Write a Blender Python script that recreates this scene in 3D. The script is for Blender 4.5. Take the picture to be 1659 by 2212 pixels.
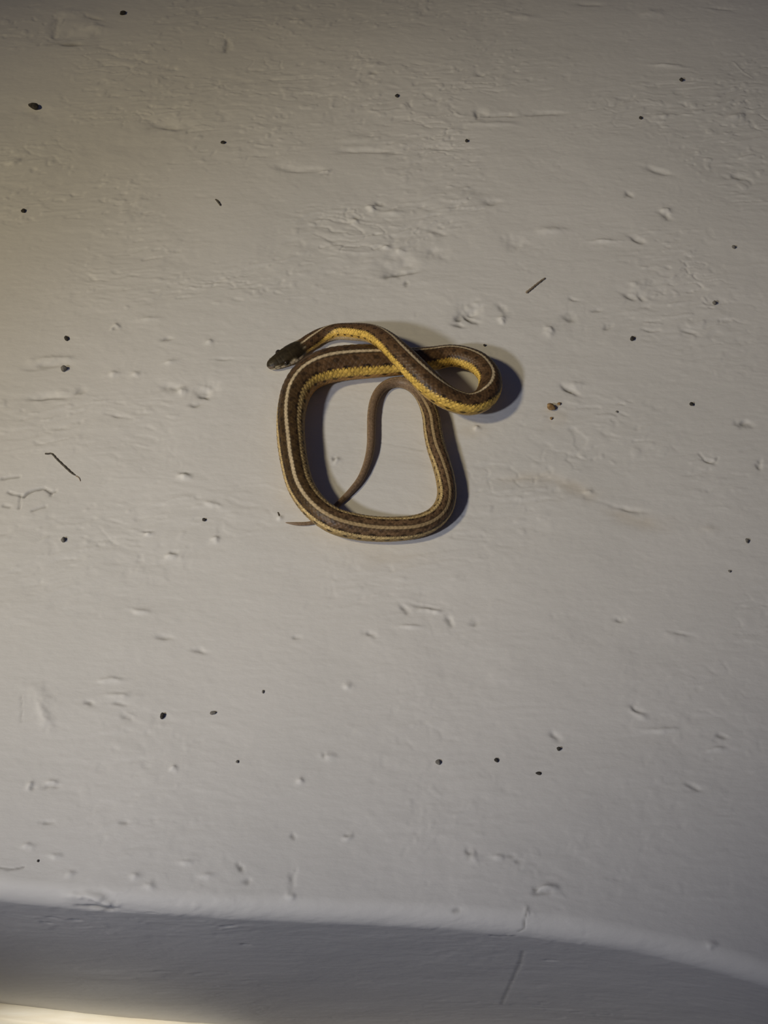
import bpy, bmesh, math, random
import numpy as np
from mathutils import Vector

# ------------------------------------------------------------------ clear
for o in list(bpy.data.objects):
    bpy.data.objects.remove(o)
scene = bpy.context.scene
COL = scene.collection
rng = np.random.default_rng(7)
random.seed(7)

# ------------------------------------------------------------------ camera
IW, IH = 1659.0, 2212.0
VFOV = math.radians(36.0)
TILT = math.radians(38.0)            # away from straight down
DIST = 0.442
FPX = (IH / 2) / math.tan(VFOV / 2)
cam_d = bpy.data.cameras.new('camera')
cam = bpy.data.objects.new('camera', cam_d)
COL.objects.link(cam)
cam.location = (0.0, -DIST * math.sin(TILT), DIST * math.cos(TILT))
cam.rotation_euler = (TILT, 0, 0)
cam_d.sensor_fit = 'VERTICAL'
cam_d.sensor_height = 24.0
cam_d.sensor_width = 18.0
cam_d.lens = 12.0 / math.tan(VFOV / 2)
cam_d.clip_start = 0.01
cam_d.clip_end = 20
scene.camera = cam
CAM = np.array(cam.location)

# ------------------------------------------------------------------ world, lamps, exposure
world = bpy.data.worlds.new('night_room')
scene.world = world
world.use_nodes = True
wb = world.node_tree.nodes['Background']
wb.inputs[0].default_value = (0.53, 0.57, 1.0, 1)
wb.inputs[1].default_value = 0.052


def lamp(name, loc, target, power, color, size, spot=None, blend=1.0):
    d = bpy.data.lights.new(name, 'SPOT' if spot else 'POINT')
    d.energy = power
    d.color = color
    d.shadow_soft_size = size
    if spot:
        d.spot_size = math.radians(spot)
        d.spot_blend = blend
    o = bpy.data.objects.new(name, d)
    COL.objects.link(o)
    o.location = loc
    o.rotation_euler = (Vector(target) - Vector(loc)).to_track_quat('-Z', 'Y').to_euler()
    return o


lamp('warm_lamp', (-0.750, -0.237, 0.798), (-0.060, 0.066, 0), 24.8, (1.0, 0.86, 0.57), 0.055, 26.4)
lamp('cool_torch', (-0.365, -0.341, 0.381), (0.020, -0.012, 0), 7.5, (0.81, 0.84, 0.96), 0.024, 36.5)
board_fill = lamp('board_fill', (-0.087, -0.1475, 0.10), (-0.087, -0.110, -0.108), 1.35, (1.0, 0.95, 0.83), 0.003, 7.5)
board_fill.scale = (4.2, 1, 1)      # added fill, no seen source: wide slit beam brightens the board

vs = scene.view_settings
vs.view_transform = 'Standard'
vs.look = 'None'
vs.gamma = 1.0
vs.exposure = 0.0
vs.use_curve_mapping = False

# ------------------------------------------------------------------ helpers


def at(px, py, z=0.0):
    """point of the horizontal plane z that stands at this place of the photograph"""
    dx = (px - IW / 2) / FPX
    dy = -(py - IH / 2) / FPX
    c, s = math.cos(TILT), math.sin(TILT)
    d = np.array([dx, dy * c + s, dy * s - c])
    t = (z - CAM[2]) / d[2]
    return CAM + d * t


def scale_at(p):
    """metres per pixel at a point"""
    v = np.array(p) - CAM
    c, s = math.cos(TILT), math.sin(TILT)
    return float(v @ np.array([0, s, -c])) / FPX


_tab = np.random.default_rng(3).random((512, 512))


def vnoise(x, y, seed=0):
    xi = np.floor(x).astype(np.int64)
    yi = np.floor(y).astype(np.int64)
    fx = x - xi
    fy = y - yi
    fx = fx * fx * fx * (fx * (fx * 6 - 15) + 10)
    fy = fy * fy * fy * (fy * (fy * 6 - 15) + 10)
    xi = xi + seed * 37
    yi = yi + seed * 91
    a = _tab[xi % 512, yi % 512]
    b = _tab[(xi + 1) % 512, yi % 512]
    c = _tab[xi % 512, (yi + 1) % 512]
    d = _tab[(xi + 1) % 512, (yi + 1) % 512]
    return (a * (1 - fx) + b * fx) * (1 - fy) + (c * (1 - fx) + d * fx) * fy - 0.5


def sstep(a, b, x):
    t = np.clip((x - a) / (b - a), 0, 1)
    return t * t * (3 - 2 * t)


def mat_new(name):
    m = bpy.data.materials.new(name)
    m.use_nodes = True
    nt = m.node_tree
    return m, nt, nt.nodes['Principled BSDF']


def grid_mesh(name, V, mat, closed=False, smooth=True):
    """V is rows x cols x 3"""
    n, m = V.shape[:2]
    idx = np.arange(n * m).reshape(n, m)
    if closed:
        right = np.roll(idx, -1, axis=1)
        q = np.stack([idx[:-1], right[:-1], right[1:], idx[1:]], -1).reshape(-1, 4)
    else:
        q = np.stack([idx[:-1, :-1], idx[:-1, 1:], idx[1:, 1:], idx[1:, :-1]], -1).reshape(-1, 4)
    me = bpy.data.meshes.new(name)
    me.vertices.add(n * m)
    me.vertices.foreach_set('co', V.reshape(-1).astype(np.float32))
    me.loops.add(q.size)
    me.loops.foreach_set('vertex_index', q.reshape(-1).astype(np.int32))
    me.polygons.add(len(q))
    me.polygons.foreach_set('loop_start', (np.arange(len(q)) * 4).astype(np.int32))
    me.polygons.foreach_set('use_smooth', np.full(len(q), smooth))
    me.update(calc_edges=True)
    me.materials.append(mat)
    return me


def link(name, me, parent=None, **props):
    o = bpy.data.objects.new(name, me)
    COL.objects.link(o)
    if parent:
        o.parent = parent
    for k, v in props.items():
        o[k] = v
    return o


# ------------------------------------------------------------------ materials
def paint_material():
    m, nt, b = mat_new('old_white_paint')
    N, L = nt.nodes, nt.links
    tc = N.new('ShaderNodeTexCoord')
    mp = N.new('ShaderNodeMapping')
    mp.inputs['Scale'].default_value = (1.0, 1.0, 1.0)
    L.new(tc.outputs['Object'], mp.inputs['Vector'])
    n1 = N.new('ShaderNodeTexNoise')
    n1.inputs['Scale'].default_value = 9
    n1.inputs['Detail'].default_value = 5
    L.new(mp.outputs[0], n1.inputs['Vector'])
    r1 = N.new('ShaderNodeValToRGB')
    r1.color_ramp.elements[0].position = 0.3
    r1.color_ramp.elements[0].color = (0.575, 0.560, 0.525, 1)
    r1.color_ramp.elements[1].position = 0.7
    r1.color_ramp.elements[1].color = (0.640, 0.618, 0.580, 1)
    L.new(n1.outputs['Fac'], r1.inputs[0])
    at_ = N.new('ShaderNodeAttribute')
    at_.attribute_name = 'dirt'  # also carries the painted shade of bumps and hollows
    sp = N.new('ShaderNodeSeparateColor')
    L.new(at_.outputs['Color'], sp.inputs[0])
    mx = N.new('ShaderNodeMixRGB')
    mx.inputs[2].default_value = (0.085, 0.075, 0.06, 1)
    L.new(sp.outputs[0], mx.inputs[0])
    L.new(r1.outputs[0], mx.inputs[1])
    mx2 = N.new('ShaderNodeMixRGB')
    mx2.inputs[2].default_value = (0.46, 0.35, 0.19, 1)
    L.new(sp.outputs[1], mx2.inputs[0])
    L.new(mx.outputs[0], mx2.inputs[1])
    L.new(mx2.outputs[0], b.inputs['Base Color'])
    b.inputs['Roughness'].default_value = 0.62
    b.inputs['Specular IOR Level'].default_value = 0.3
    mp2 = N.new('ShaderNodeMapping')
    mp2.inputs['Scale'].default_value = (420, 900, 900)
    L.new(tc.outputs['Object'], mp2.inputs['Vector'])
    n2 = N.new('ShaderNodeTexNoise')
    n2.inputs['Scale'].default_value = 1.0
    n2.inputs['Detail'].default_value = 4
    n2.inputs['Roughness'].default_value = 0.6
    L.new(mp2.outputs[0], n2.inputs['Vector'])
    bp = N.new('ShaderNodeBump')
    bp.inputs['Strength'].default_value = 0.5
    bp.inputs['Distance'].default_value = 0.00016
    L.new(n2.outputs['Fac'], bp.inputs['Height'])
    L.new(bp.outputs[0], b.inputs['Normal'])
    return m


def skin_material():
    m, nt, b = mat_new('snake_skin')
    N, L = nt.nodes, nt.links
    a = N.new('ShaderNodeAttribute')
    a.attribute_name = 'skin'
    tc = N.new('ShaderNodeTexCoord')
    n = N.new('ShaderNodeTexNoise')
    n.inputs['Scale'].default_value = 1500
    n.inputs['Detail'].default_value = 3
    L.new(tc.outputs['Object'], n.inputs['Vector'])
    mr = N.new('ShaderNodeMapRange')
    mr.inputs[1].default_value = 0.3
    mr.inputs[2].default_value = 0.7
    mr.inputs[3].default_value = 0.78
    mr.inputs[4].default_value = 1.2
    L.new(n.outputs['Fac'], mr.inputs[0])
    mx = N.new('ShaderNodeVectorMath')
    mx.operation = 'SCALE'
    L.new(a.outputs['Color'], mx.inputs[0])
    L.new(mr.outputs[0], mx.inputs['Scale'])
    L.new(mx.outputs[0], b.inputs['Base Color'])
    b.inputs['Roughness'].default_value = 0.44
    b.inputs['Specular IOR Level'].default_value = 0.22
    bp = N.new('ShaderNodeBump')
    bp.inputs['Strength'].default_value = 0.3
    bp.inputs['Distance'].default_value = 0.0001
    L.new(n.outputs['Fac'], bp.inputs['Height'])
    L.new(bp.outputs[0], b.inputs['Normal'])
    return m


def plain_material(name, c1, c2, rough=0.7, scale=900, spec=0.3):
    m, nt, b = mat_new(name)
    N, L = nt.nodes, nt.links
    tc = N.new('ShaderNodeTexCoord')
    n = N.new('ShaderNodeTexNoise')
    n.inputs['Scale'].default_value = scale
    n.inputs['Detail'].default_value = 3
    L.new(tc.outputs['Object'], n.inputs['Vector'])
    r = N.new('ShaderNodeValToRGB')
    r.color_ramp.elements[0].position = 0.35
    r.color_ramp.elements[0].color = (*c1, 1)
    r.color_ramp.elements[1].position = 0.65
    r.color_ramp.elements[1].color = (*c2, 1)
    L.new(n.outputs['Fac'], r.inputs[0])
    L.new(r.outputs[0], b.inputs['Base Color'])
    b.inputs['Roughness'].default_value = rough
    b.inputs['Specular IOR Level'].default_value = spec
    return m


M_PAINT = paint_material()
M_SKIN = skin_material()
M_EYE = plain_material('eye_brown', (0.012, 0.009, 0.006), (0.03, 0.02, 0.012), 0.08, 2000, 0.6)
M_PUPIL = plain_material('pupil_black', (0.003, 0.003, 0.003), (0.005, 0.005, 0.004), 0.05, 2000, 0.6)
M_DARK = plain_material('dark_dirt', (0.025, 0.022, 0.018), (0.075, 0.066, 0.054), 0.9)
M_GREY = plain_material('grey_dirt', (0.12, 0.11, 0.095), (0.22, 0.205, 0.175), 0.8)
M_BROWN = plain_material('brown_crumb', (0.16, 0.09, 0.035), (0.34, 0.22, 0.10), 0.8)
M_STRAW = plain_material('dry_straw', (0.20, 0.155, 0.105), (0.30, 0.24, 0.17), 0.7)
M_TWIG = plain_material('dark_twig', (0.05, 0.043, 0.032), (0.10, 0.085, 0.065), 0.7)

# ------------------------------------------------------------------ floor: painted concrete ledge
R_NOSE = 0.0048
UNDERCUT = math.tan(math.radians(6.5))
H_STEP = 0.1085
EDGE_PX = [(0, 1945), (200, 1962), (400, 1977), (600, 1988), (830, 1998), (1000, 2006), (1200, 2024),
           (1400, 2062), (1550, 2096), (1659, 2126)]
_e = np.array([at(x, y - 21, -R_NOSE * 0.3) for x, y in EDGE_PX])
_pf = np.polyfit(_e[:, 0], _e[:, 1] - R_NOSE * 0.3, 4)
_x0, _x1 = _e[0, 0], _e[-1, 0]
_d = np.polyder(_pf)


def y_edge(x):
    x = np.asarray(x, float)
    xc = np.clip(x, _x0, _x1)
    y = np.polyval(_pf, xc)
    return y + np.where(x < _x0, (x - _x0) * np.polyval(_d, _x0), 0) + np.where(x > _x1, (x - _x1) * np.polyval(_d, _x1), 0)


def dy_edge(x):
    return np.polyval(_d, np.clip(x, _x0, _x1))


xs_f = np.arange(-0.166, 0.166, 0.0004)
g = 0.0004 * np.cumsum(1.28 ** np.arange(1, 26))
g = g[g < 0.7]
XS = np.concatenate([(-0.166 - g)[::-1], xs_f, xs_f[-1] + g])
# distance along the profile: negative over the nose and down the riser
ws_f = np.arange(0, 0.398, 0.00042)
WT = np.concatenate([ws_f, ws_f[-1] + g])
arc = R_NOSE * math.pi / 2
na = 22
WN = np.linspace(-arc, 0, na, endpoint=False)
WR = -arc - np.concatenate([np.arange(0.0006, H_STEP - R_NOSE, 0.0006), [H_STEP - R_NOSE]])[::-1]
WS = np.concatenate([WR, WN, WT])
GX, GW = np.meshgrid(XS, WS)
ye = y_edge(GX)
dye = dy_edge(GX)
nl = np.sqrt(1 + dye ** 2)
FX, FY = dye / nl, -1 / nl          # outward in plan
ang = np.clip(-GW / R_NOSE, 0, math.pi / 2)
down = np.maximum(-GW - arc, 0)
top = np.maximum(GW, 0)
PX = GX.copy()
PY = ye + R_NOSE + top - R_NOSE * np.sin(ang) + down * UNDERCUT
PZ = -R_NOSE * (1 - np.cos(ang)) - down
NX, NY, NZ = FX * np.sin(ang), FY * np.sin(ang), np.cos(ang)
# unrolled plan coordinates in "photo millimetres"
UX = GX * 1000
UY = (np.where(GW > 0, PY, ye + R_NOSE + GW)) * 1000

hgt = np.zeros_like(GX)
dirt = np.zeros_like(GX)  # crack dirt, plus shade painted on the far sides of bumps and hollows
stain = np.zeros_like(GX)
# broad unevenness, trowel and brush marks, orange peel  (metres)
hgt += 0.00045 * vnoise(UX / 42, UY / 30, 1)
UX0, UY0 = UX, UY
ca_, sa_ = math.cos(0.12), math.sin(0.12)
WX = UX + 3.2 * vnoise(UX / 6.1, UY / 5.3, 15) + 9 * vnoise(UX / 23, UY / 19, 16) + 1.2 * vnoise(UX / 2.1, UY / 1.9, 18)
WY = UY + 1.6 * vnoise(UX / 5.7, UY / 4.9, 17) + 5 * vnoise(UX / 27, UY / 17, 19) + 0.7 * vnoise(UX / 1.8, UY / 1.6, 20)
UX, UY = WX * ca_ + WY * sa_, -WX * sa_ + WY * ca_
hgt += 0.00030 * vnoise(UX / 17, UY / 11, 2)
patch = sstep(-0.12, 0.3, vnoise(UX / 34 + 3, UY / 24, 3))
rough_amt = (0.35 + 0.65 * sstep(-70, 110, UY)) * (0.25 + 1.0 * patch)
hgt += 0.00014 * vnoise(UX / 8.0 + 0.25 * UY / 7, UY / 3.6, 4) * (0.4 + rough_amt)
hgt += 0.000085 * vnoise(UX / 3.8 + 0.2 * UY / 3, UY / 1.4, 5) * (0.5 + rough_amt)
hgt += 0.000034 * vnoise(UX / 1.9, UY / 0.85, 6)
r_ = vnoise(UX / 6.2 + 0.3 * UY / 5, UY / 2.6, 8)
msk = sstep(0.16, 0.34, vnoise(UX / 19, UY / 14, 9))
hgt -= 0.00020 * np.exp(-(r_ / 0.05) ** 2) * msk * rough_amt
r2 = vnoise(UX / 3.3, UY / 1.7, 10)
hgt += 0.00016 * sstep(0.30, 0.46, r2) * rough_amt
hgt -= 0.00017 * sstep(0.32, 0.47, -r2) * rough_amt
hgt += 0.00010 * vnoise(UX / 2.6, UY / 1.05, 23) * rough_amt
UX, UY = UX0, UY0


def sub(px, py, rad_px):
    """grid window round a place of the ledge"""
    p = at(px, py)
    rm = rad_px * scale_at(p) * 1.35
    w0 = p[1] - float(y_edge(p[0])) - R_NOSE
    i0, i1 = np.searchsorted(WS, [w0 - rm - 0.006, w0 + rm + 0.006])
    j0, j1 = np.searchsorted(XS, [p[0] - rm, p[0] + rm])
    return p, slice(max(i0, 0), i1), slice(j0, j1)


def blob(px, py, lx, ly, h, rot=0, dirt_shade_amt=0, stain_amt=0, power=2):
    """raised (h>0, in pixels) or hollow soft spot; lx, ly half sizes in photo pixels, rot counter-clockwise"""
    p, si, sj = sub(px, py, max(lx, ly) * 2.6)
    k = scale_at(p)
    c, s = math.cos(math.radians(rot)), math.sin(math.radians(rot))
    dx = (UX[si, sj] / 1000 - p[0]) / k
    dy = (UY[si, sj] / 1000 - p[1]) / k * math.cos(TILT)
    a = (dx * c + dy * s) / lx
    b = (-dx * s + dy * c) / ly
    ux, uy = dx / (0.55 * lx + 3), dy / (0.55 * min(lx, 2.5 * ly) + 2.5)
    wob = 1 + 0.8 * vnoise(ux + px, uy + py, 12)
    a = a + 0.7 * vnoise(ux * 0.8 + py, uy * 0.8 + px, 24) + 0.22 * vnoise(ux * 2.1, uy * 1.9 + px, 25)
    b = b + 1.0 * vnoise(ux * 0.7 + px, uy * 0.7 + py, 26) + 0.30 * vnoise(ux * 1.8 + px, uy * 2.2, 27)
    f = np.exp(-((a * a + b * b) * wob) ** (power / 2))
    hgt[si, sj] += h * k * f
    dirt[si, sj] = np.maximum(dirt[si, sj], dirt_shade_amt * f)
    stain[si, sj] = np.maximum(stain[si, sj], stain_amt * f)


def groove(pts, width, depth, dirt_shade_amt=0.0):
    """line of width/depth (photo pixels) along a polyline; negative depth makes a ridge"""
    pts = np.array(pts, float)
    cx, cy = pts.mean(0)
    rad = np.abs(pts - [cx, cy]).max() + width * 3
    p, si, sj = sub(cx, cy, rad)
    k = scale_at(p)
    q = np.array([at(a, b) for a, b in pts])
    X = UX[si, sj] / 1000
    Y = UY[si, sj] / 1000
    best = np.full(X.shape, 1e9)
    for a, b in zip(q[:-1], q[1:]):
        d = b - a
        t = np.clip(((X - a[0]) * d[0] + (Y - a[1]) * d[1]) / (d[0] ** 2 + d[1] ** 2 + 1e-12), 0, 1)
        dd = np.hypot(X - a[0] - t * d[0], (Y - a[1] - t * d[1]) * math.cos(TILT))
        best = np.minimum(best, dd)
    wob = 1 + 0.8 * vnoise(X * 1000 / 1.3, Y * 1000 / 1.3, 13)
    f = np.exp(-(best / (width * k * 0.72) * wob) ** 2)
    hgt[si, sj] -= 0.6 * depth * k * f
    dirt[si, sj] = np.maximum(dirt[si, sj], dirt_shade_amt * f)


# worn hollows, blisters and chips seen in the photograph
for a in [
    (150, 80, 55, 16, -7, 0), (150, 95, 34, 4, -4, 0, .55), (120, 60, 10, 30, -3, 0, .1), (155, 30, 30, 10, 3), (203, 60, 18, 8, 4),
    (205, 40, 16, 4, -3, -15, .25), (352, 268, 48, 12, -6, -4), (362, 275, 28, 4, -3, 0, .3), (60, 240, 50, 14, -3), (28, 350, 17, 7, 6),
    (285, 320, 60, 22, -3), (490, 100, 8, 14, -4, 0, .25), (375, 148, 10, 5, -3), (803, 450, 8, 5, 6, -30), (818, 440, 9, 4, -3, -30, .5),
    (767, 478, 8, 6, 5), (769, 470, 5, 4, -3, 0, .5), (850, 460, 24, 5, 4, -5), (705, 372, 9, 4, 4), (703, 376, 8, 3, -2, 0, .3),
    (780, 325, 45, 5, -5, 3), (835, 328, 20, 4, -3, -8, .25), (765, 300, 40, 9, 3), (640, 365, 45, 8, -4, -8), (960, 322, 35, 3, -3, -6, .15),
    (1037, 245, 14, 10, -4), (1030, 246, 4, 10, -3, 0, .25), (1090, 249, 30, 3, -4, 0, .3), (1060, 268, 40, 6, 3), (1038, 160, 10, 6, -4, 0, .15),
    (807, 157, 10, 4, -4, 0, .35), (805, 140, 14, 7, 3), (640, 46, 12, 5, 3), (637, 42, 12, 3, -3, -10, .2), (730, 560, 60, 20, 2),
    (850, 570, 36, 18, -6, 3), (850, 591, 20, 6, -5, 8, .5), (885, 586, 28, 4, -4, 8, .35), (877, 612, 4, 5, -3, 0, .6), (835, 533, 8, 5, 5), (864, 540, 10, 6, 4),
    (940, 545, 20, 14, -4), (1000, 440, 70, 26, 3), (945, 500, 24, 6, -3, -20, .15), (1170, 245, 30, 5, -4, 0, .15), (1063, 437, 16, 6, -4, 0, .25),
    (1018, 672, 22, 16, -8, 20), (1012, 688, 16, 4, -5, -32, .75), (991, 688, 6, 6, -4, 0, .75), (990, 703, 14, 3, -4, -14, .6), (1022, 660, 20, 10, 3, 20),
    (1085, 665, 14, 6, -3, -40, .2), (1085, 690, 7, 6, 5), (1358, 420, 9, 5, -4, -55, .35), (1436, 465, 12, 6, -4, -40, .3), (1440, 455, 10, 6, 4),
    (1376, 518, 14, 5, -5, -35, .3), (1420, 370, 24, 7, -4, -20, .1), (1432, 250, 16, 6, 4), (1300, 520, 24, 4, 4), (1190, 500, 30, 8, 4), (1115, 525, 18, 16, -3),
    (1405, 30, 20, 8, 3), (1440, 142, 30, 4, 4, -5), (1560, 20, 30, 3, -2, -8, .1), (1270, 10, 26, 4, -3, 0, .15), (1130, 35, 34, 7, 3, -10),
    (1590, 250, 18, 6, 4, 10), (1595, 380, 12, 6, -4, -20, .15), (1360, 640, 14, 5, -4, -30, .4), (1385, 642, 9, 5, -4, -50, .35), (1378, 622, 22, 12, 3),
    (1240, 647, 8, 3, -3, -15, .3), (1230, 686, 12, 8, -4, 0, .4), (1187, 715, 9, 7, 5), (1290, 670, 10, 3, -3, 0, .3), (1312, 705, 6, 8, -3, -50, .25),
    (1402, 712, 14, 3, -3, -5, .25), (1495, 718, 16, 4, -4, -15, .3), (1230, 842, 16, 4, -7, -28, .75), (1243, 830, 14, 7, 3, -20), (1610, 915, 14, 6, -6, 0, .4),
    (1530, 995, 12, 4, -4, -20, .3), (1640, 1005, 5, 9, -4, -20, .25), (1272, 1062, 8, 5, 4), (1360, 1100, 26, 4, -4, -8, .2, .1), (1240, 1058, 50, 16, -2, -10, 0, .25),
    (1150, 1035, 60, 14, -2, 0, 0, .2), (1380, 1120, 60, 16, -1, -10, 0, .22), (1530, 1145, 20, 7, 2, 0, 0, .12),
    (105, 857, 40, 7, -5, 4), (112, 860, 32, 3, -3, 2, .45), (172, 846, 9, 6, -3, 20, .3), (100, 778, 24, 8, 4), (140, 775, 22, 5, 3), (100, 790, 34, 5, -4, 5, .2),
    (393, 845, 9, 6, 6, -20), (372, 838, 18, 8, -4, -15, .15), (447, 843, 20, 13, -6, 10), (443, 858, 11, 4, -5, -8, .7), (423, 875, 12, 4, -4, 5, .5), (448, 838, 12, 6, 3),
    (400, 1030, 11, 6, 6), (402, 1023, 11, 3, -3, -10, .55), (250, 705, 8, 5, 5), (250, 708, 8, 3, -3, 0, .3), (320, 690, 24, 6, 3), (362, 732, 8, 4, -4, 0, .4),
    (245, 805, 12, 5, 4), (293, 808, 10, 5, 4), (368, 783, 14, 4, 4), (255, 898, 18, 3, -4, -10, .35), (478, 777, 16, 2.5, -3, 0, .2), (453, 740, 9, 5, 4),
    (320, 1153, 10, 4, 5), (318, 1149, 11, 3, -3, 0, .4), (465, 1165, 8, 5, 5), (370, 1200, 9, 6, 5), (373, 1195, 8, 4, -3, 0, .35), (460, 1090, 14, 4, 4, -15),
    (725, 993, 7, 5, 4, -30), (721, 990, 4, 4, -4, 0, .6), (1030, 925, 6, 5, 5), (605, 1120, 5, 4, 4),
    (300, 1320, 20, 5, 4, -5), (355, 1375, 16, 4, -4, -6, .3), (430, 1405, 16, 4, -4, -10, .3), (240, 1470, 26, 4, 4), (260, 1505, 24, 5, 4), (255, 1520, 18, 3, -4, -6, .3),
    (195, 1520, 10, 3, -4, -20, .5), (275, 1550, 12, 5, -4, -10, .3), (280, 1545, 10, 4, 3), (85, 1500, 14, 30, 2, 60), (95, 1545, 10, 24, 3, 30), (375, 1660, 6, 5, 5),
    (65, 1695, 6, 6, 5), (70, 1702, 5, 4, -3, 0, .3), (115, 1690, 12, 4, 4), (110, 1698, 14, 3, -4, 5, .25), (103, 1776, 10, 3, -4, 0, .35), (270, 1777, 9, 3, -4, 0, .35),
    (710, 1635, 12, 6, 4), (700, 1632, 3, 4, -3, 0, .4), (648, 1688, 6, 5, 5), (750, 1482, 9, 6, 4), (800, 1368, 10, 4, -4, -20, .35), (640, 1375, 10, 3, -3, 0, .25), (940, 1318, 20, 5, 4, -8),
    (920, 1310, 22, 3, -4, -10, .4), (875, 1316, 12, 4, -4, -45, .4), (970, 1340, 9, 6, -4, -60, .3), (890, 1352, 24, 3, 4), (1025, 1345, 8, 5, -3, 10, .3),
    (1338, 1338, 9, 4, -4, -15, .3), (1465, 1372, 24, 11, 2, 0, .06), (1470, 1368, 20, 3, -3, -10, .15), (1200, 1590, 12, 5, -4, -40, .15), (1375, 1530, 16, 6, -4, -25, .2), (1380, 1545, 16, 5, 3, -25),
    (1430, 1575, 30, 5, 4, 4), (1560, 1590, 9, 4, -4, -10, .4), (1550, 1618, 20, 4, 4, 6), (1500, 1700, 18, 4, -4, -20, .25), (1100, 1455, 40, 20, 2),
    (1016, 1842, 9, 9, -5, -30, .35), (1019, 1848, 7, 9, 5, 40), (1075, 1852, 10, 4, 4), (1105, 1850, 9, 3, -3, 0, .3), (1120, 1860, 10, 3, -3, 0, .25),
    (1180, 1918, 22, 5, 7, 0), (1158, 1922, 7, 5, -5, 0, .5), (1176, 1929, 20, 3, -4, 4, .35), (1138, 1970, 5, 6, 4, 0), (988, 1966, 9, 4, -4, 0, .35),
    (120, 1848, 12, 4, 4), (150, 1888, 12, 5, 4), (290, 1891, 9, 5, 5), (400, 1862, 12, 4, 4), (448, 1892, 12, 4, 4), (325, 1912, 10, 7, 4), (535, 1902, 9, 5, -4, 0, .35), (520, 1874, 7, 4, -4, -30, .6),
    (633, 1806, 4, 6, -4, 40, .5), (751, 1808, 9, 5, 4), (750, 1804, 8, 3, -3, 0, .3), (632, 1900, 6, 14, -4, 0, .15), (630, 1936, 10, 5, 4), (60, 1828, 12, 4, 4),
    (190, 1938, 30, 7, 7, -8), (222, 1946, 20, 5, 6, -15), (200, 1962, 34, 5, -7, -6, .5), (225, 1972, 14, 4, -4, 0, .5), (1535, 2040, 9, 6, 4),
    (75, 2040, 16, 4, -4, -10, .3), (130, 2046, 10, 4, -4, 0, .3), (480, 2040, 14, 4, -4, 20, .3), (500, 2176, 8, 4, -4, 0, .5), (50, 2080, 10, 3, -3, 0, .3), (1220, 2190, 14, 4, -4, 0, .3),
    # yellow-brown stains under the snake's lower right coil, by its tail tip and by the crumb
    (1020, 930, 36, 16, 0, 0, 0, .14), (1195, 900, 30, 22, 0, 0, 0, .16), (840, 1205, 70, 14, 0, 0, 0, .14), (625, 1070, 20, 30, 0, 30, 0, .10)]:
    blob(*a)
for pts, w, d, dr in [
    ([(5, 1033), (22, 1031), (42, 1029)], 3.5, 5, .4), ([(18, 1062), (32, 1067), (46, 1070)], 3, 6, .45),
    ([(52, 1072), (62, 1063), (78, 1057), (95, 1054), (105, 1060), (112, 1063), (120, 1060)], 3.2, 8, .6), ([(112, 1063), (110, 1070)], 2.4, 5, .5),
    ([(45, 1070), (43, 1084), (42, 1098)], 2.4, 4, .4), ([(70, 1104), (85, 1098), (98, 1094)], 3.4, 5, .35), ([(8, 1092), (22, 1095)], 4, 5, .35),
    ([(0, 1875), (20, 1878), (35, 1876), (52, 1872)], 2.2, 4, .55),
    ([(1138, 1966), (1134, 1985), (1133, 2004)], 2.2, 4, .55), ([(1133, 2004), (1122, 2010)], 2, 3, .4),
    ([(1065, 2034), (1090, 2034), (1116, 2026)], 2.2, 3, .3), ([(820, 955), (850, 960), (890, 968), (915, 972)], 1.8, 0.8, .12),
    ([(590, 1050), (620, 1062), (650, 1066)], 2.2, -1.2, 0), ([(540, 1048), (575, 1046), (600, 1058)], 2.2, -1.2, 0),
    ([(45, 1500), (47, 1520), (46, 1560)], 2, 1.5, .2), ([(1510, 980), (1525, 997), (1545, 998), (1550, 988)], 2.2, 3, .3),
    ([(1585, 135), (1605, 155), (1625, 168)], 2, -2, 0), ([(1100, 246), (1060, 250)], 3, 4, .25),
    ([(1380, 1110), (1345, 1098), (1300, 1085), (1265, 1075)], 5, 1.2, .08)]:
    groove(pts, w, d, dr)
# the crack that runs on down the riser
ksc = 0.000135
for (xa, va), (xb, vb) in [((1133, 2048), (1128, 2075)), ((1128, 2075), (1112, 2115)), ((1112, 2115), (1090, 2172))]:
    xm = [at(xa + 8 + (va - 2048) * 0.2, 2010)[0], at(xb + 8 + (vb - 2048) * 0.2, 2010)[0]]
    vm = [-(va - 2010) * 0.00040 - 0.004, -(vb - 2010) * 0.00040 - 0.004]
    t = np.clip(((GX - xm[0]) * (xm[1] - xm[0]) + (GW - vm[0]) * (vm[1] - vm[0])) / ((xm[1] - xm[0]) ** 2 + (vm[1] - vm[0]) ** 2), 0, 1)
    dd = np.hypot(GX - xm[0] - t * (xm[1] - xm[0]), GW - vm[0] - t * (vm[1] - vm[0]))
    f = np.exp(-(dd / 0.00042 * (1 + 0.8 * vnoise(GX * 900, GW * 900, 14))) ** 2)
    hgt -= 0.00012 * f
    dirt = np.maximum(dirt, 0.28 * f)
# flatten under the snake so that it lies on the paint
lim = 0.0004
V = np.stack([PX + NX * hgt, PY + NY * hgt, PZ + NZ * hgt], -1)
floor_me = grid_mesh('floor', V, M_PAINT)
ca = floor_me.color_attributes.new('dirt', 'FLOAT_COLOR', 'POINT')
ca.data.foreach_set('color', np.stack([np.clip(dirt, 0, 1), np.clip(stain, 0, 1), 0 * dirt, 0 * dirt + 1], -1).reshape(-1).astype(np.float32))
floor = link('floor', floor_me, kind='structure')


def floor_z(x, y):
    """height of the paint at a point of the ledge"""
    j = int(np.clip(np.searchsorted(XS, x), 1, len(XS) - 2))
    i = int(np.clip(np.searchsorted(WS, y - float(y_edge(x)) - R_NOSE), 1, len(WS) - 2))
    return float(V[i - 1:i + 2, j - 1:j + 2, 2].mean())


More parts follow.
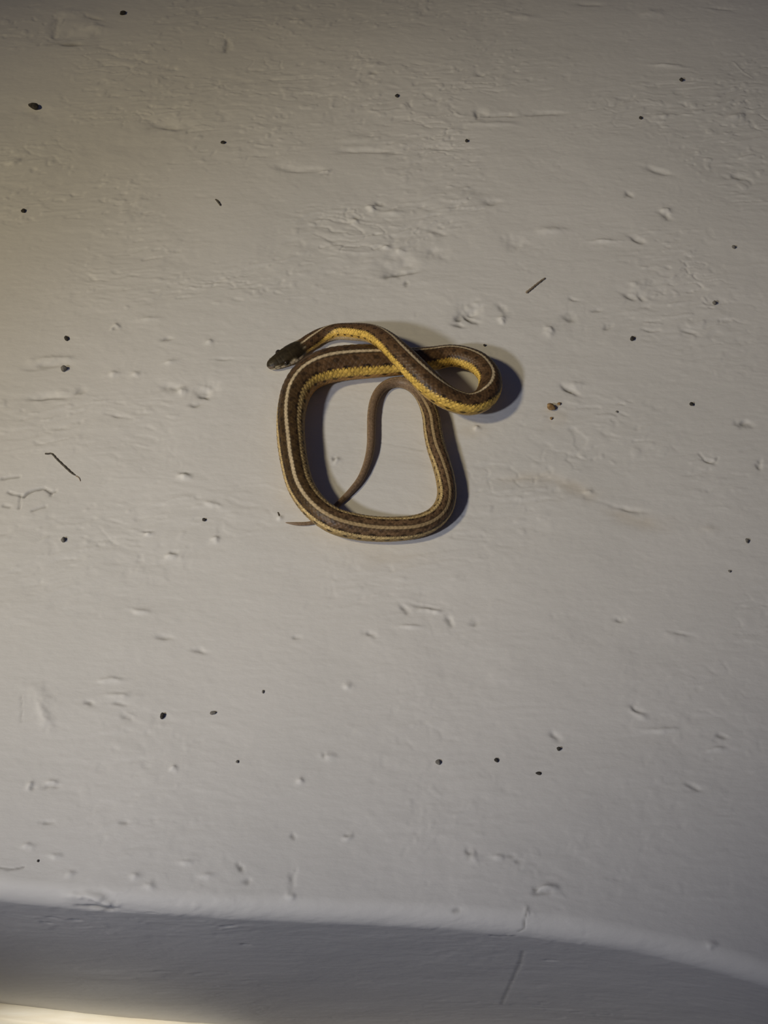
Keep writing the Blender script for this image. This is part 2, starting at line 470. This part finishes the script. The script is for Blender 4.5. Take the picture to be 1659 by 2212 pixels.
# pale board at the foot of the ledge, seen in the lower left corner
def board():
    nrm = np.array([-0.09, -1, 0]) / math.hypot(0.09, 1)
    prof = [(0.000, -0.012), (0.000, -0.003), (0.0006, -0.0012), (0.0018, -0.0002), (0.003, 0), (0.0044, 0), (0.0052, -0.0006), (0.0060, -0.0011),
            (0.0069, -0.0005), (0.0080, 0.0001), (0.012, 0.0001), (0.05, 0.0001), (0.11, 0.0), (0.112, -0.001), (0.112, -0.012), (0.0, -0.012)]
    ts = np.linspace(-0.40, 0.42, 190)
    A = np.zeros((len(ts), len(prof), 3))
    for i, t in enumerate(ts):
        for j, (d, z) in enumerate(prof):
            wob = 0.0006 * float(vnoise(np.array(t * 90.0), np.array(j * 0.3), 21)) + 0.0003 * float(vnoise(np.array(t * 300.0), np.array(j * 0.3), 22))
            p = np.array([t, float(y_edge(t)) + (H_STEP - R_NOSE) * UNDERCUT + 0.0012, 0]) + nrm * (d + wob * (d > 0))
            A[i, j] = (p[0], p[1], -H_STEP + 0.001 + z)
    m, nt, b = mat_new('pale_board')
    N, L = nt.nodes, nt.links
    tc = N.new('ShaderNodeTexCoord')
    mp = N.new('ShaderNodeMapping')
    mp.inputs['Scale'].default_value = (40, 260, 260)
    mp.inputs['Rotation'].default_value = (0, 0, math.radians(6.5))
    L.new(tc.outputs['Object'], mp.inputs['Vector'])
    n = N.new('ShaderNodeTexNoise')
    n.inputs['Scale'].default_value = 1
    n.inputs['Detail'].default_value = 5
    L.new(mp.outputs[0], n.inputs['Vector'])
    r = N.new('ShaderNodeValToRGB')
    r.color_ramp.elements[0].position = 0.3
    r.color_ramp.elements[0].color = (0.80, 0.73, 0.60, 1)
    r.color_ramp.elements[1].position = 0.6
    r.color_ramp.elements[1].color = (0.90, 0.87, 0.79, 1)
    L.new(n.outputs['Fac'], r.inputs[0])
    L.new(r.outputs[0], b.inputs['Base Color'])
    b.inputs['Roughness'].default_value = 0.45
    link('trim_1', grid_mesh('trim_1', A, m), kind='structure')


board()

# ------------------------------------------------------------------ the snake
# x, y in the photograph, height of the axis above the paint (photo px), radius (px), roll of the back to the left of travel (deg)
PATH = [
    (576.5, 791, 12, 3, 30), (590, 786, 14, 14, 31), (606, 778, 16, 19, 32), (625, 767, 18, 22, 32), (646, 753.5, 18, 22, 32), (668, 740, 17, 18, 36),
    (690, 727, 18, 17, 45), (708, 721, 20, 17.5, 72), (728, 717, 24, 18.5, 92), (761, 717, 36, 20, 94), (801, 721, 58, 21.5, 78),
    (833, 737, 76, 23.5, 56), (868, 769, 88, 26, 42), (906, 808, 84, 28, 44), (941, 842, 72, 28.5, 58), (975, 864, 60, 27, 70), (1012, 874, 50, 25.5, 70),
    (1041, 865, 44, 25, 52), (1057, 842, 41, 25, 5), (1057, 813, 40, 25, -32), (1036, 787, 38, 25.5, -50), (1008, 774, 36, 25, -58), (975, 769, 33, 25, -62),
    (935, 775, 31, 27, -60), (890, 780, 31, 29.5, -56), (845, 781, 33, 32.5, -49), (800, 781, 36, 36.5, -42), (757, 783, 37, 37.8, -40), (715, 789, 37, 38, -40),
    (684, 800, 36, 37, -40), (660, 817, 34.5, 35, -40), (642, 843, 32.5, 33, -38), (632, 876, 31, 31, -32), (628, 910, 30, 30, -23), (629, 950, 30, 29.7, -13),
    (636, 1000, 30, 29, -11), (648, 1045, 31, 28.5, -9), (667, 1079, 34, 28, -2), (694, 1107, 36, 27.5, 6), (725, 1126, 34, 28, 12), (760, 1136, 30, 28, 12),
    (803, 1142, 27, 27, 10), (850, 1143, 26, 26, 7), (900, 1137, 25, 24.5, 0), (935, 1122, 23, 23, -8), (956, 1100, 22, 21.8, -16), (965, 1070, 21, 20.6, -18),
    (962, 1035, 20, 20.3, -16), (953, 1000, 20, 20, -12), (942, 965, 20, 20, -3), (935, 930, 20, 19.6, 0), (931, 900, 19, 18.5, 3), (922, 872, 17, 17, 10), (907, 848, 15, 15, 10),
    (887, 832, 13, 13.2, 8), (863, 825.5, 11, 11.8, 4), (840, 829.5, 10.5, 10.8, 0), (822, 842, 10, 10.2, 0), (809, 865, 9.6, 9.7, 0), (803, 895, 9.2, 9.2, 0), (802, 930, 9, 9, 0),
    (801, 962, 8.6, 8.6, 0), (794, 998, 8.2, 8.1, 0), (779, 1034, 7.6, 7.4, 0), (757, 1062, 6.8, 6.6, 0), (737, 1082, 6, 5.8, 0), (716, 1102, 5.4, 5.2, 0), (696, 1119, 4.8, 4.6, 0),
    (676, 1129, 4.6, 4.4, 0), (655, 1132, 4.2, 4.1, 0), (636, 1131.5, 3.6, 3.4, 0), (617, 1129.5, 2.2, 1.0, 0)]

K = scale_at(at(830, 900))
ctrl = []
for (x, y, z, r, a) in PATH:
    zz = z * K
    p = at(x, y, zz)
    ctrl.append((p[0], p[1], zz, r * scale_at(p), a))
ctrl = np.array(ctrl)


def catmull(P, n_per):
    """centripetal Catmull-Rom through all columns"""
    out = []
    Q = np.vstack([2 * P[0] - P[1], P, 2 * P[-1] - P[-2]])
    for i in range(1, len(Q) - 2):
        p0, p1, p2, p3 = Q[i - 1], Q[i], Q[i + 1], Q[i + 2]
        d = [max(np.linalg.norm((b - a)[:3]), 1e-7) ** 0.5 for a, b in ((p0, p1), (p1, p2), (p2, p3))]
        t0, t1 = 0, d[0]
        t2, t3 = t1 + d[1], t1 + d[1] + d[2]
        for t in np.linspace(t1, t2, n_per, endpoint=False):
            A1 = (t1 - t) / (t1 - t0) * p0 + (t - t0) / (t1 - t0) * p1
            A2 = (t2 - t) / (t2 - t1) * p1 + (t - t1) / (t2 - t1) * p2
            A3 = (t3 - t) / (t3 - t2) * p2 + (t - t2) / (t3 - t2) * p3
            B1 = (t2 - t) / (t2 - t0) * A1 + (t - t0) / (t2 - t0) * A2
            B2 = (t3 - t) / (t3 - t1) * A2 + (t - t1) / (t3 - t1) * A3
            out.append((t2 - t) / (t2 - t1) * B1 + (t - t1) / (t2 - t1) * B2)
    out.append(P[-1])
    return np.array(out)


dense = catmull(ctrl, 40)
sl = np.concatenate([[0], np.cumsum(np.linalg.norm(np.diff(dense[:, :3], axis=0), axis=1))])
STEP = 1.3 * K
n_ring = int(sl[-1] / STEP)
S = np.linspace(0, sl[-1], n_ring)
C = np.stack([np.interp(S, sl, dense[:, i]) for i in range(5)], -1)
# light smoothing of the axis
for _ in range(6):
    C[1:-1] = 0.25 * C[:-2] + 0.5 * C[1:-1] + 0.25 * C[2:]
P3, RAD, ROLL = C[:, :3], C[:, 3].copy(), np.radians(C[:, 4])
SP = S / K                              # arc length in photo px
head_r = np.interp(SP, [0, 1.5, 4, 8, 14, 22, 34, 48, 62, 76, 90, 106, 122],
                   [0.6, 5.5, 9.2, 12.2, 14.6, 16.8, 19.4, 21.8, 22.6, 21.6, 19, 17.3, 17])
w_h = sstep(100, 122, SP)
RAD = RAD * w_h + head_r * K * (1 - w_h)
T = np.gradient(P3, axis=0)
T /= np.linalg.norm(T, axis=1)[:, None]
Vw = CAM - P3
Vw /= np.linalg.norm(Vw, axis=1)[:, None]
Vp = Vw - (Vw * T).sum(1)[:, None] * T
Vp /= np.linalg.norm(Vp, axis=1)[:, None]
Lw = np.cross(Vp, T)
D = np.cos(ROLL)[:, None] * Vp + np.sin(ROLL)[:, None] * Lw
for _ in range(40):
    D[1:-1] = 0.25 * D[:-2] + 0.5 * D[1:-1] + 0.25 * D[2:]
D -= (D * T).sum(1)[:, None] * T
D /= np.linalg.norm(D, axis=1)[:, None]
SD = np.cross(D, T)                     # left of travel

M = 112
TH = (np.arange(M) / M * 2 - 1) * math.pi
ct, st = np.cos(TH)[None, :], np.sin(TH)[None, :]
hd = 1 - sstep(70, 125, SP)[:, None]    # 1 on the head
# section: a little wider than tall, flat belly; the head flatter with a ridge over the eye
rw = 1.0 + 0.02 * (1 - hd)
rt = 0.96 * (1 - hd) + 0.76 * hd
rb = 0.90 * (1 - hd) + 0.62 * hd
cs = np.sign(ct) * np.abs(ct) ** (1 - 0.12 * hd)
vert_r = np.where(ct > 0, rt, rb)
lat = st * rw
ver = cs * vert_r
# scales
U = np.cumsum(np.concatenate([[0], np.diff(S)]) / np.maximum(0.36 * np.maximum(RAD, 5 * K), 1e-6))[:, None]
TD = np.degrees(TH)[None, :]
AT = np.abs(TD)
ROWS = 19
v = TD / (250 / ROWS)
pq = U + v * 0.5
qq = U - v * 0.5
fp, fq = pq - np.floor(pq), qq - np.floor(qq)
edge = np.minimum(np.minimum(fp, 1 - fp), np.minimum(fq, 1 - fq))
dome = sstep(0.0, 0.22, edge)
along = (fp + fq) * 0.5                 # 0 front .. 1 rear of a scale
keel = np.exp(-((fp - fq) / 0.16) ** 2) * sstep(0.05, 0.3, edge)
ven = sstep(122, 128, AT)
fu = U - np.floor(U) + 0 * v
scute = sstep(0.0, 0.16, fu) * (1 - 0.35 * fu)
rel = (0.012 * dome + 0.012 * along * dome + 0.008 * keel) * (1 - ven) + ven * 0.024 * scute
rel = rel * (1 - hd)
# head relief: brow ridge over the eye, mouth line, snout plates
SPc = SP[:, None]
brow = np.exp(-((SPc - 38) / 9) ** 2 - ((AT - 42) / 13) ** 2) * 0.09
orbit = -np.exp(-((SPc - 40) / 6.5) ** 2 - ((AT - 71) / 15) ** 2) * 0.04
mouth = -np.exp(-((AT - 112 - 4 * np.sin(SPc / 11)) / 3.2) ** 2) * 0.05 * sstep(3, 8, SPc) * (1 - sstep(74, 84, SPc))
plate = -0.02 * (np.exp(-((SPc - 24) / 1.3) ** 2) + np.exp(-((SPc - 33) / 1.3) ** 2) * (AT < 60) + np.exp(-((SPc - 54) / 1.4) ** 2) * (AT < 75) +
                 np.exp(-((AT - 22) / 2.2) ** 2) * (SPc > 33) * (SPc < 54) + np.exp(-(AT / 1.8) ** 2) * ((SPc > 54) | (SPc < 33)) * (SPc > 10)) * (SPc < 84)
rel = rel + (brow + orbit + mouth + plate) * hd
jaw = 1 + 0.06 * np.exp(-((SPc - 66) / 14) ** 2) * sstep(60, 100, AT)
RR = RAD[:, None] * (1 + rel) * jaw
body = P3[:, None, :] + (RR * ver)[..., None] * D[:, None, :] + (RR * lat)[..., None] * SD[:, None, :]
# belly settles on the paint
zmin = 0.00012
body[..., 2] = np.where(body[..., 2] < zmin + 0.0006, zmin + 0.0006 * np.exp(np.minimum((body[..., 2] - zmin - 0.0006) / 0.0006, 0)), body[..., 2])

# ---- colours of the skin (albedo, with light painted in on the lower coil)
thL = np.interp(SP, [0, 700, 860, 1000, 1120, 1240, 1300, 3200], [92, 92, 90, 74, 71, 62, 54, 50])[:, None]
# smooth length stations: ~ SP 100 neck, 480 right loop, 700 under the crossing, 900 left coil
q = AT / thL
tail = sstep(2080, 2200, SP)[:, None]
rear = sstep(1110, 1270, SP)[:, None]
nz = vnoise(U * 0.55 + 0 * TD, TD / 16 + 0 * U, 31)
nz2 = vnoise(U * 1.7 + 0 * TD, TD / 6 + 0 * U, 32)


def colr(c):
    return np.array(c)[None, None, :]


def mixc(a, b, f):
    return a * (1 - f[..., None]) + b * f[..., None]


def full(x):
    return np.broadcast_to(x, AT.shape if False else (n_ring, M)).astype(float)


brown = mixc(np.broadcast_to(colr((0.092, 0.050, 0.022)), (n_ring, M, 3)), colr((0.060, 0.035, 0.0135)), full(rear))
brown = mixc(brown, colr((0.128, 0.076, 0.038)), full(sstep(1500, 1620, SP)[:, None]))  # paler lower coil: lamp light put into the skin colour
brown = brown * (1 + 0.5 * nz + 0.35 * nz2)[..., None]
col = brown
# scale edges show dark skin
col = mixc(col, colr((0.045, 0.03, 0.016)), full((1 - dome) * 0.35 * (1 - ven)))
# two staggered rows of dark blotches
PER = 3.3
for row, (qc, off, hw, hu) in enumerate([(0.34, 0.0, 0.12, 0.62), (0.74, 0.5, 0.115, 0.70)]):
    uu = (U / PER + off + (TD > 0) * 0.37) % 1.0 - 0.5
    d2 = (uu * PER / hu) ** 2 + ((q - qc) / hw) ** 2
    f = 1 - sstep(0.55, 1.25, d2 * (1 + 0.9 * nz2))
    col = mixc(col, colr((0.022, 0.013, 0.007)), full(f * (0.95 if row else 0.65) * (1 - 0.7 * tail)))
# lateral stripe
lw = np.interp(SP, [0, 1080, 1240, 1400, 3200], [0.19, 0.20, 0.15, 0.15, 0.15])[:, None]
yel = mixc(np.broadcast_to(colr((0.66, 0.43, 0.09)), (n_ring, M, 3)), colr((0.50, 0.365, 0.165)), full(rear))
lm = sstep(1 - lw - 0.05, 1 - lw + 0.02, q + 0.10 * (dome - 0.6)) * (1 - sstep(1 + lw - 0.02, 1 + lw + 0.06, q))
yel = yel * (1 + 0.45 * nz2 + 0.3 * nz)[..., None] * (0.72 + 0.28 * full(dome))[..., None]
tk = ((np.sin(np.floor(pq) * 127.1 + np.floor(qq) * 311.7) * 43758.5) % 1.0 > 0.70) * (along > 0.62) * (edge < 0.2)
yel = mixc(yel, colr((0.10, 0.06, 0.018)), full(tk * 0.6))
# belly side and belly
low = sstep(1 + lw - 0.02, 1 + lw + 0.06, q)
fl = mixc(np.broadcast_to(colr((0.47, 0.29, 0.065)), (n_ring, M, 3)), colr((0.28, 0.19, 0.075)), full(rear * (AT < 118)))
mid = (sstep(860, 960, SP) * (1 - sstep(1180, 1260, SP)))[:, None]
fl = mixc(fl, colr((0.40, 0.215, 0.06)), full(mid))
bel = np.broadcast_to(colr((0.56, 0.42, 0.23)), (n_ring, M, 3)) * (0.72 + 0.28 * full(scute))[..., None]
fl = mixc(fl, bel, full(sstep(120 + 8 * (1 - rear), 138, AT)))
fl = fl * (1 + 0.4 * nz2)[..., None]
uu = (U / 2.9) % 1.0 - 0.5
f = 1 - sstep(0.5, 1.2, ((uu * 2.9 / 0.55) ** 2 + ((AT - thL * 1.27) / 8.0) ** 2) * (1 + 0.9 * nz2))
fl = mixc(fl, colr((0.03, 0.019, 0.008)), full(f * 0.9))
col = mixc(col, yel, full(lm * (1 - 0.45 * tail)))
col = mixc(col, fl, full(low))
# dark line above the lateral stripe, thin dark ticks between its scales
f = np.exp(-((q - (1 - lw - 0.07)) / 0.05) ** 2) * 0.6
col = mixc(col, colr((0.03, 0.019, 0.01)), full(f * rear))
# back stripe with thin dark edging
wd = np.interp(SP, [0, 100, 700, 1000, 1300, 1700, 3000], [6.5, 6.5, 6.3, 5.4, 6.5, 7.0, 12])[:, None]
wdj = wd * (1 + 0.22 * (2 * np.abs((U * 1.0 % 1.0) - 0.5) - 0.5))
f = sstep(wdj + 7, wdj + 2, AT) if False else 1 - sstep(wdj + 3, wdj + 8, AT)
col = mixc(col, colr((0.04, 0.027, 0.014)), full(f * 0.75))
f = 1 - sstep(wdj - 1.5, wdj + 1.5, AT)
stripe = mixc(np.broadcast_to(colr((0.50, 0.395, 0.245)), (n_ring, M, 3)), colr((0.33, 0.235, 0.12)), full(sstep(1450, 1600, SP)[:, None]))
col = mixc(col, stripe * (1 + 0.3 * nz2)[..., None], full(f * (1 - 0.75 * tail)))
# tail: plainer
col = mixc(col, np.broadcast_to(colr((0.20, 0.135, 0.085)), (n_ring, M, 3)) * (1 + 0.5 * nz2)[..., None], full(tail * 0.75 * (AT < 110)))
# head: dark olive crown, pale lip scales with dark seams, grey-brown snout, pale chin
crown = np.broadcast_to(colr((0.030, 0.022, 0.011)), (n_ring, M, 3)) * (1 + 0.5 * nz)[..., None]
sn = 1 - sstep(6, 20, SPc)
crown = mixc(crown, colr((0.15, 0.115, 0.085)), full(sn * (AT > 40) * 0.8))
lipf = sstep(75, 82, AT + 6 * np.exp(-((SPc - 44) / 8) ** 2)) * sstep(5, 11, SPc) * (1 - sstep(72, 84, SPc))
seam = np.zeros_like(SPc)
for c0, w0 in [(16, 1.4), (25, 1.5), (34, 1.8), (45, 1.6), (55, 1.8), (65, 2.0)]:
    seam = np.maximum(seam, np.exp(-((SPc - c0 - (AT - 95) * 0.08) / w0) ** 2))
lip = mixc(np.broadcast_to(colr((0.62, 0.53, 0.36)), (n_ring, M, 3)), colr((0.05, 0.036, 0.018)), full(seam * 0.85))
hc = mixc(crown, lip, full(lipf))
pat = np.exp(-((SPc - 54) / 4.8) ** 2 - ((AT - 76) / 11) ** 2) + np.exp(-((SPc - 31) / 3.2) ** 2 - ((AT - 88) / 11) ** 2) + np.exp(-((SPc - 18) / 5) ** 2 - ((AT - 66) / 8) ** 2) * 0.6 + np.exp(-((SPc - 92) / 5) ** 2 - ((AT - 40) / 7) ** 2) * 0.6
hc = mixc(hc, colr((0.56, 0.47, 0.30)), full(np.clip(1.3 * pat, 0, 1)))
hc = mixc(hc, colr((0.52, 0.45, 0.31)), full(sstep(114, 120, AT)))
hc = mixc(hc, colr((0.03, 0.02, 0.012)), full(np.exp(-((AT - 112 - 4 * np.sin(SPc / 11)) / 2.4) ** 2) * (SPc < 80) * 0.7))
hc = mixc(hc, colr((0.035, 0.025, 0.012)), full(np.exp(-((SPc - 90) / 9) ** 2 - ((AT - 85) / 26) ** 2) * 0.9))
col = mixc(col, hc, full(1 - sstep(84, 100, SPc + 6 * nz2)))
col = np.clip(col, 0.004, 0.95)

# build with closed ends
snake = bpy.data.objects.new('garter_snake', None)
COL.objects.link(snake)
base = P3[int(n_ring * 0.5)].copy()
base[2] = 0
snake.location = base
snake.empty_display_size = 0.01
snake['label'] = 'small brown striped garter snake with yellow sides coiled on the white painted ledge'
snake['category'] = 'snake'
body -= base
tipv = P3[0] - base - T[0] * RAD[0] * 0.4
endv = P3[-1] - base + T[-1] * RAD[-1]
body[0] = body[0] * 0.02 + tipv * 0.98
body[-1] = body[-1] * 0.02 + endv * 0.98
me = grid_mesh('body', body, M_SKIN, closed=True)
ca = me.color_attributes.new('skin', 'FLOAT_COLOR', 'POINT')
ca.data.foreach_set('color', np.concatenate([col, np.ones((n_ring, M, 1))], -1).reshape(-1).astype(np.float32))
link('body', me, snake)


def surf(sp, th_deg):
    i = int(np.searchsorted(SP, sp))
    j = int(np.argmin(np.abs(np.degrees(TH) - th_deg)))
    p = body[i, j]
    c = P3[i] - base
    n = p - c
    n = n - (n @ T[i]) * T[i]
    return p, n / np.linalg.norm(n), T[i]


def disc_ball(r, depth, p, n, t, mat, seg=28, rings=14):
    """flattened ball: r across, depth along its outward axis"""
    b = np.cross(n, t)
    A = np.zeros((rings + 1, seg, 3))
    for i in range(rings + 1):
        f = math.pi * i / rings
        rr = max(math.sin(f), 0.004)
        for k in range(seg):
            g_ = 2 * math.pi * k / seg
            A[i, k] = p + n * depth * math.cos(f) + (t * math.cos(g_) + b * math.sin(g_)) * r * rr
    return grid_mesh('ball', A, mat, closed=True)


for side in (-1, 1):
    p, n, t = surf(39, 71 * side)
    me = disc_ball(7.0 * K, 5.0 * K, p - n * 1.0 * K, n, t, M_EYE)
    e = link('eye', me, snake)
    me = disc_ball(4.4 * K, 1.4 * K, p + n * 3.0 * K, n, t, M_PUPIL, 20, 8)
    link('pupil', me, e)
    p, n, t = surf(13, 62 * side)
    link('nostril', disc_ball(1.7 * K, 0.9 * K, p - n * 0.2 * K, n, t, M_PUPIL, 14, 8), snake)

# ------------------------------------------------------------------ debris lying on the paint


def lump(px, py, wx, wy, rot, mat, name, label, cat, seed=0, group=None, hz=0.55):
    c0 = at(px, py)
    z0 = floor_z(c0[0], c0[1])
    c0 = at(px, py, z0)
    k = scale_at(c0)
    bm = bmesh.new()
    bmesh.ops.create_icosphere(bm, subdivisions=3, radius=1.0)
    rr = random.Random(seed * 13 + int(px))
    ph = [rr.uniform(0, 6.28) for _ in range(6)]
    for vx in bm.verts:
        x, y, z = vx.co
        f = 1 + 0.16 * math.sin(2.3 * x + ph[0]) + 0.14 * math.sin(3.1 * y + ph[1] + x) + 0.10 * math.sin(4.3 * z + 2 * x + ph[2])
        vx.co = (x * f * wx * k / 2, y * f * wy * k / 2 / math.cos(TILT), z * f * min(wx, wy) * k / 2 * hz * 1.6)
    low_ = min(vx.co.z for vx in bm.verts)
    for vx in bm.verts:
        vx.co.z -= low_ * 0.75
    for f in bm.faces:
        f.smooth = True
    me_ = bpy.data.meshes.new(name)
    bm.to_mesh(me_)
    bm.free()
    me_.materials.append(mat)
    o = link(name, me_, None, label=label, category=cat)
    o.location = (c0[0], c0[1], z0)
    o.rotation_euler.z = math.radians(rot)
    if group:
        o['group'] = group
    return o


SPECKS = [
    (857, 208, 8, 7, 0, 0, 'round black dirt speck in the upper middle, alone above the hollows'),
    (1471, 174, 8, 7, 0, 0, 'black dirt speck near the top right corner of the ledge'),
    (1383, 256, 7, 6, 20, 0, 'tiny dark speck below the top right corner speck'),
    (50, 457, 10, 7, 0, 0, 'black dirt speck near the left edge, upper part of the ledge'),
    (144, 732, 8, 11, 35, 0, 'oval black speck left of the snake, level with its head'),
    (139, 799, 13, 11, 0, 1, 'larger grey speck just below the oval black speck on the left'),
    (265, 30, 15, 7, 15, 0, 'slim black fleck at the top left, beside the big worn hollow'),
    (482, 309, 9, 7, -30, 0, 'dark fleck in the upper left, right of the long shallow hollow'),
    (1008, 306, 7, 6, -30, 0, 'small black fleck in the upper middle, right of the horizontal crease'),
    (1366, 733, 9, 9, 0, 0, 'round black speck to the right of the snake, level with its head'),
    (1543, 656, 8, 8, 0, 1, 'grey speck near the right edge above the round black one'),
    (1585, 535, 8, 7, 0, 1, 'grey speck by the right edge, uppermost of the right side pair'),
    (1494, 875, 9, 7, -40, 0, 'dark fleck far right of the brown crumb'),
    (1614, 1170, 8, 8, 0, 1, 'grey speck at the right edge, level with the bottom of the coil'),
    (1332, 890, 5, 4, 0, 1, 'minute grey speck right of the brown crumb'),
    (137, 1167, 9, 9, 0, 1, 'grey-brown speck at the left below the cracked paint blister'),
    (441, 1124, 8, 6, -30, 0, 'small dark speck left of the tail tip'),
    (350, 1548, 9, 10, 0, 0, 'black speck at the lower left, darkest one below the snake'),
    (460, 1541, 12, 7, 0, 1, 'small crooked grey fleck right of the darkest lower left speck'),
    (512, 1646, 6, 5, 0, 1, 'tiny grey speck below the crooked grey fleck'),
    (568, 1495, 5, 5, 0, 1, 'tiny grey speck midway between the coil and the lower specks'),
    (946, 1647, 10, 10, 0, 1, 'round grey speck below the snake, left one of a level pair'),
    (1071, 1643, 8, 8, 0, 0, 'round black speck below the snake, right one of a level pair'),
    (1206, 1619, 8, 7, 0, 0, 'dark speck at the lower right above a slim black fleck'),
    (1163, 1671, 13, 5, -10, 0, 'slim black fleck at the lower right below the level pair'),
    (1575, 1235, 6, 5, 0, 1, 'tiny grey speck by the right edge below the coil level'),
    (82, 1860, 5, 4, 0, 0, 'tiny black speck just above the rounded edge at lower left'),
    (1046, 747, 5, 5, 0, 0, 'tiny black speck in the shadow behind the raised right coil'),
]
for i, (x, y, w, h, r, k, lab) in enumerate(SPECKS):
    lump(x, y, w, h, r, M_GREY if k else M_DARK, 'dirt_speck', lab, 'speck', i, 'dirt specks on the painted ledge')

lump(73, 232, 22, 13, -20, M_DARK, 'dirt_crumb', 'dark angular dirt crumb near the upper left edge of the ledge', 'crumb', 40)
lump(1190, 883, 19, 13, -15, M_BROWN, 'food_crumb', 'brown crumb right of the snake below a dark chip in the paint', 'crumb', 41)
lump(1207, 873, 7, 6, 0, M_BROWN, 'food_crumb', 'tiny brown crumb touching the upper right of the larger brown one', 'crumb', 42)
lump(1191, 905, 6, 5, 0, M_BROWN, 'food_crumb', 'tiny brown crumb just below the larger brown one', 'crumb', 43)


def stick(pts, rads, mat, name, label, cat, lift=0.6):
    q_ = []
    for (x, y), r in zip(pts, rads):
        p = at(x, y)
        q_.append((p[0], p[1], floor_z(p[0], p[1]) + r * scale_at(p) * lift, r * scale_at(p), 0))
    dn = catmull(np.array(q_), 8)
    Tn = np.gradient(dn[:, :3], axis=0)
    Tn /= np.linalg.norm(Tn, axis=1)[:, None]
    up = np.array([0, 0, 1.0])
    sd = np.cross(Tn, up)
    sd /= np.linalg.norm(sd, axis=1)[:, None]
    uv = np.cross(sd, Tn)
    seg = 10
    org = dn[0, :3].copy()
    A = np.zeros((len(dn), seg, 3))
    for j in range(seg):
        g_ = 2 * math.pi * j / seg
        wob = 1 + 0.18 * np.sin(np.arange(len(dn)) * 1.7 + j)
        A[:, j] = dn[:, :3] - org + (sd * math.cos(g_) + uv * math.sin(g_)) * (dn[:, 3] * wob)[:, None]
    A[0] = A[0] * 0.1 + A[0].mean(0) * 0.9
    A[-1] = A[-1] * 0.1 + A[-1].mean(0) * 0.9
    o = link(name, grid_mesh(name, A, mat, closed=True), None, label=label, category=cat)
    o.location = org
    return o


stick([(97, 981), (103, 981.5), (111, 981), (122, 992), (140, 1009), (156, 1023), (163, 1027)], [1.7, 1.8, 1.7, 1.8, 2.0, 1.8, 1.1],
      M_TWIG, 'dry_twig', 'thin dark bent twig lying left of the snake', 'twig')
stick([(163, 1028), (170, 1032), (174, 1040)], [1.4, 1.1, 0.8], M_STRAW, 'curled_fibre', 'short pale curled wisp at the lower end of the dark bent twig', 'fibre')
stick([(1136, 633), (1148, 624), (1160, 614), (1178, 600)], [2.8, 2.5, 2.3, 2.0], M_STRAW, 'straw_splinter', 'short tan straw splinter above and right of the snake', 'straw')
stick([(465, 431), (470, 436), (477, 446)], [1.2, 2.0, 1.6], M_TWIG, 'bark_sliver', 'short dark sliver on the upper left of the ledge', 'sliver')
stick([(600, 1107), (602, 1113), (605, 1121)], [1.0, 1.3, 1.0], M_TWIG, 'bark_sliver', 'tiny dark sliver just above the snake tail tip', 'sliver')
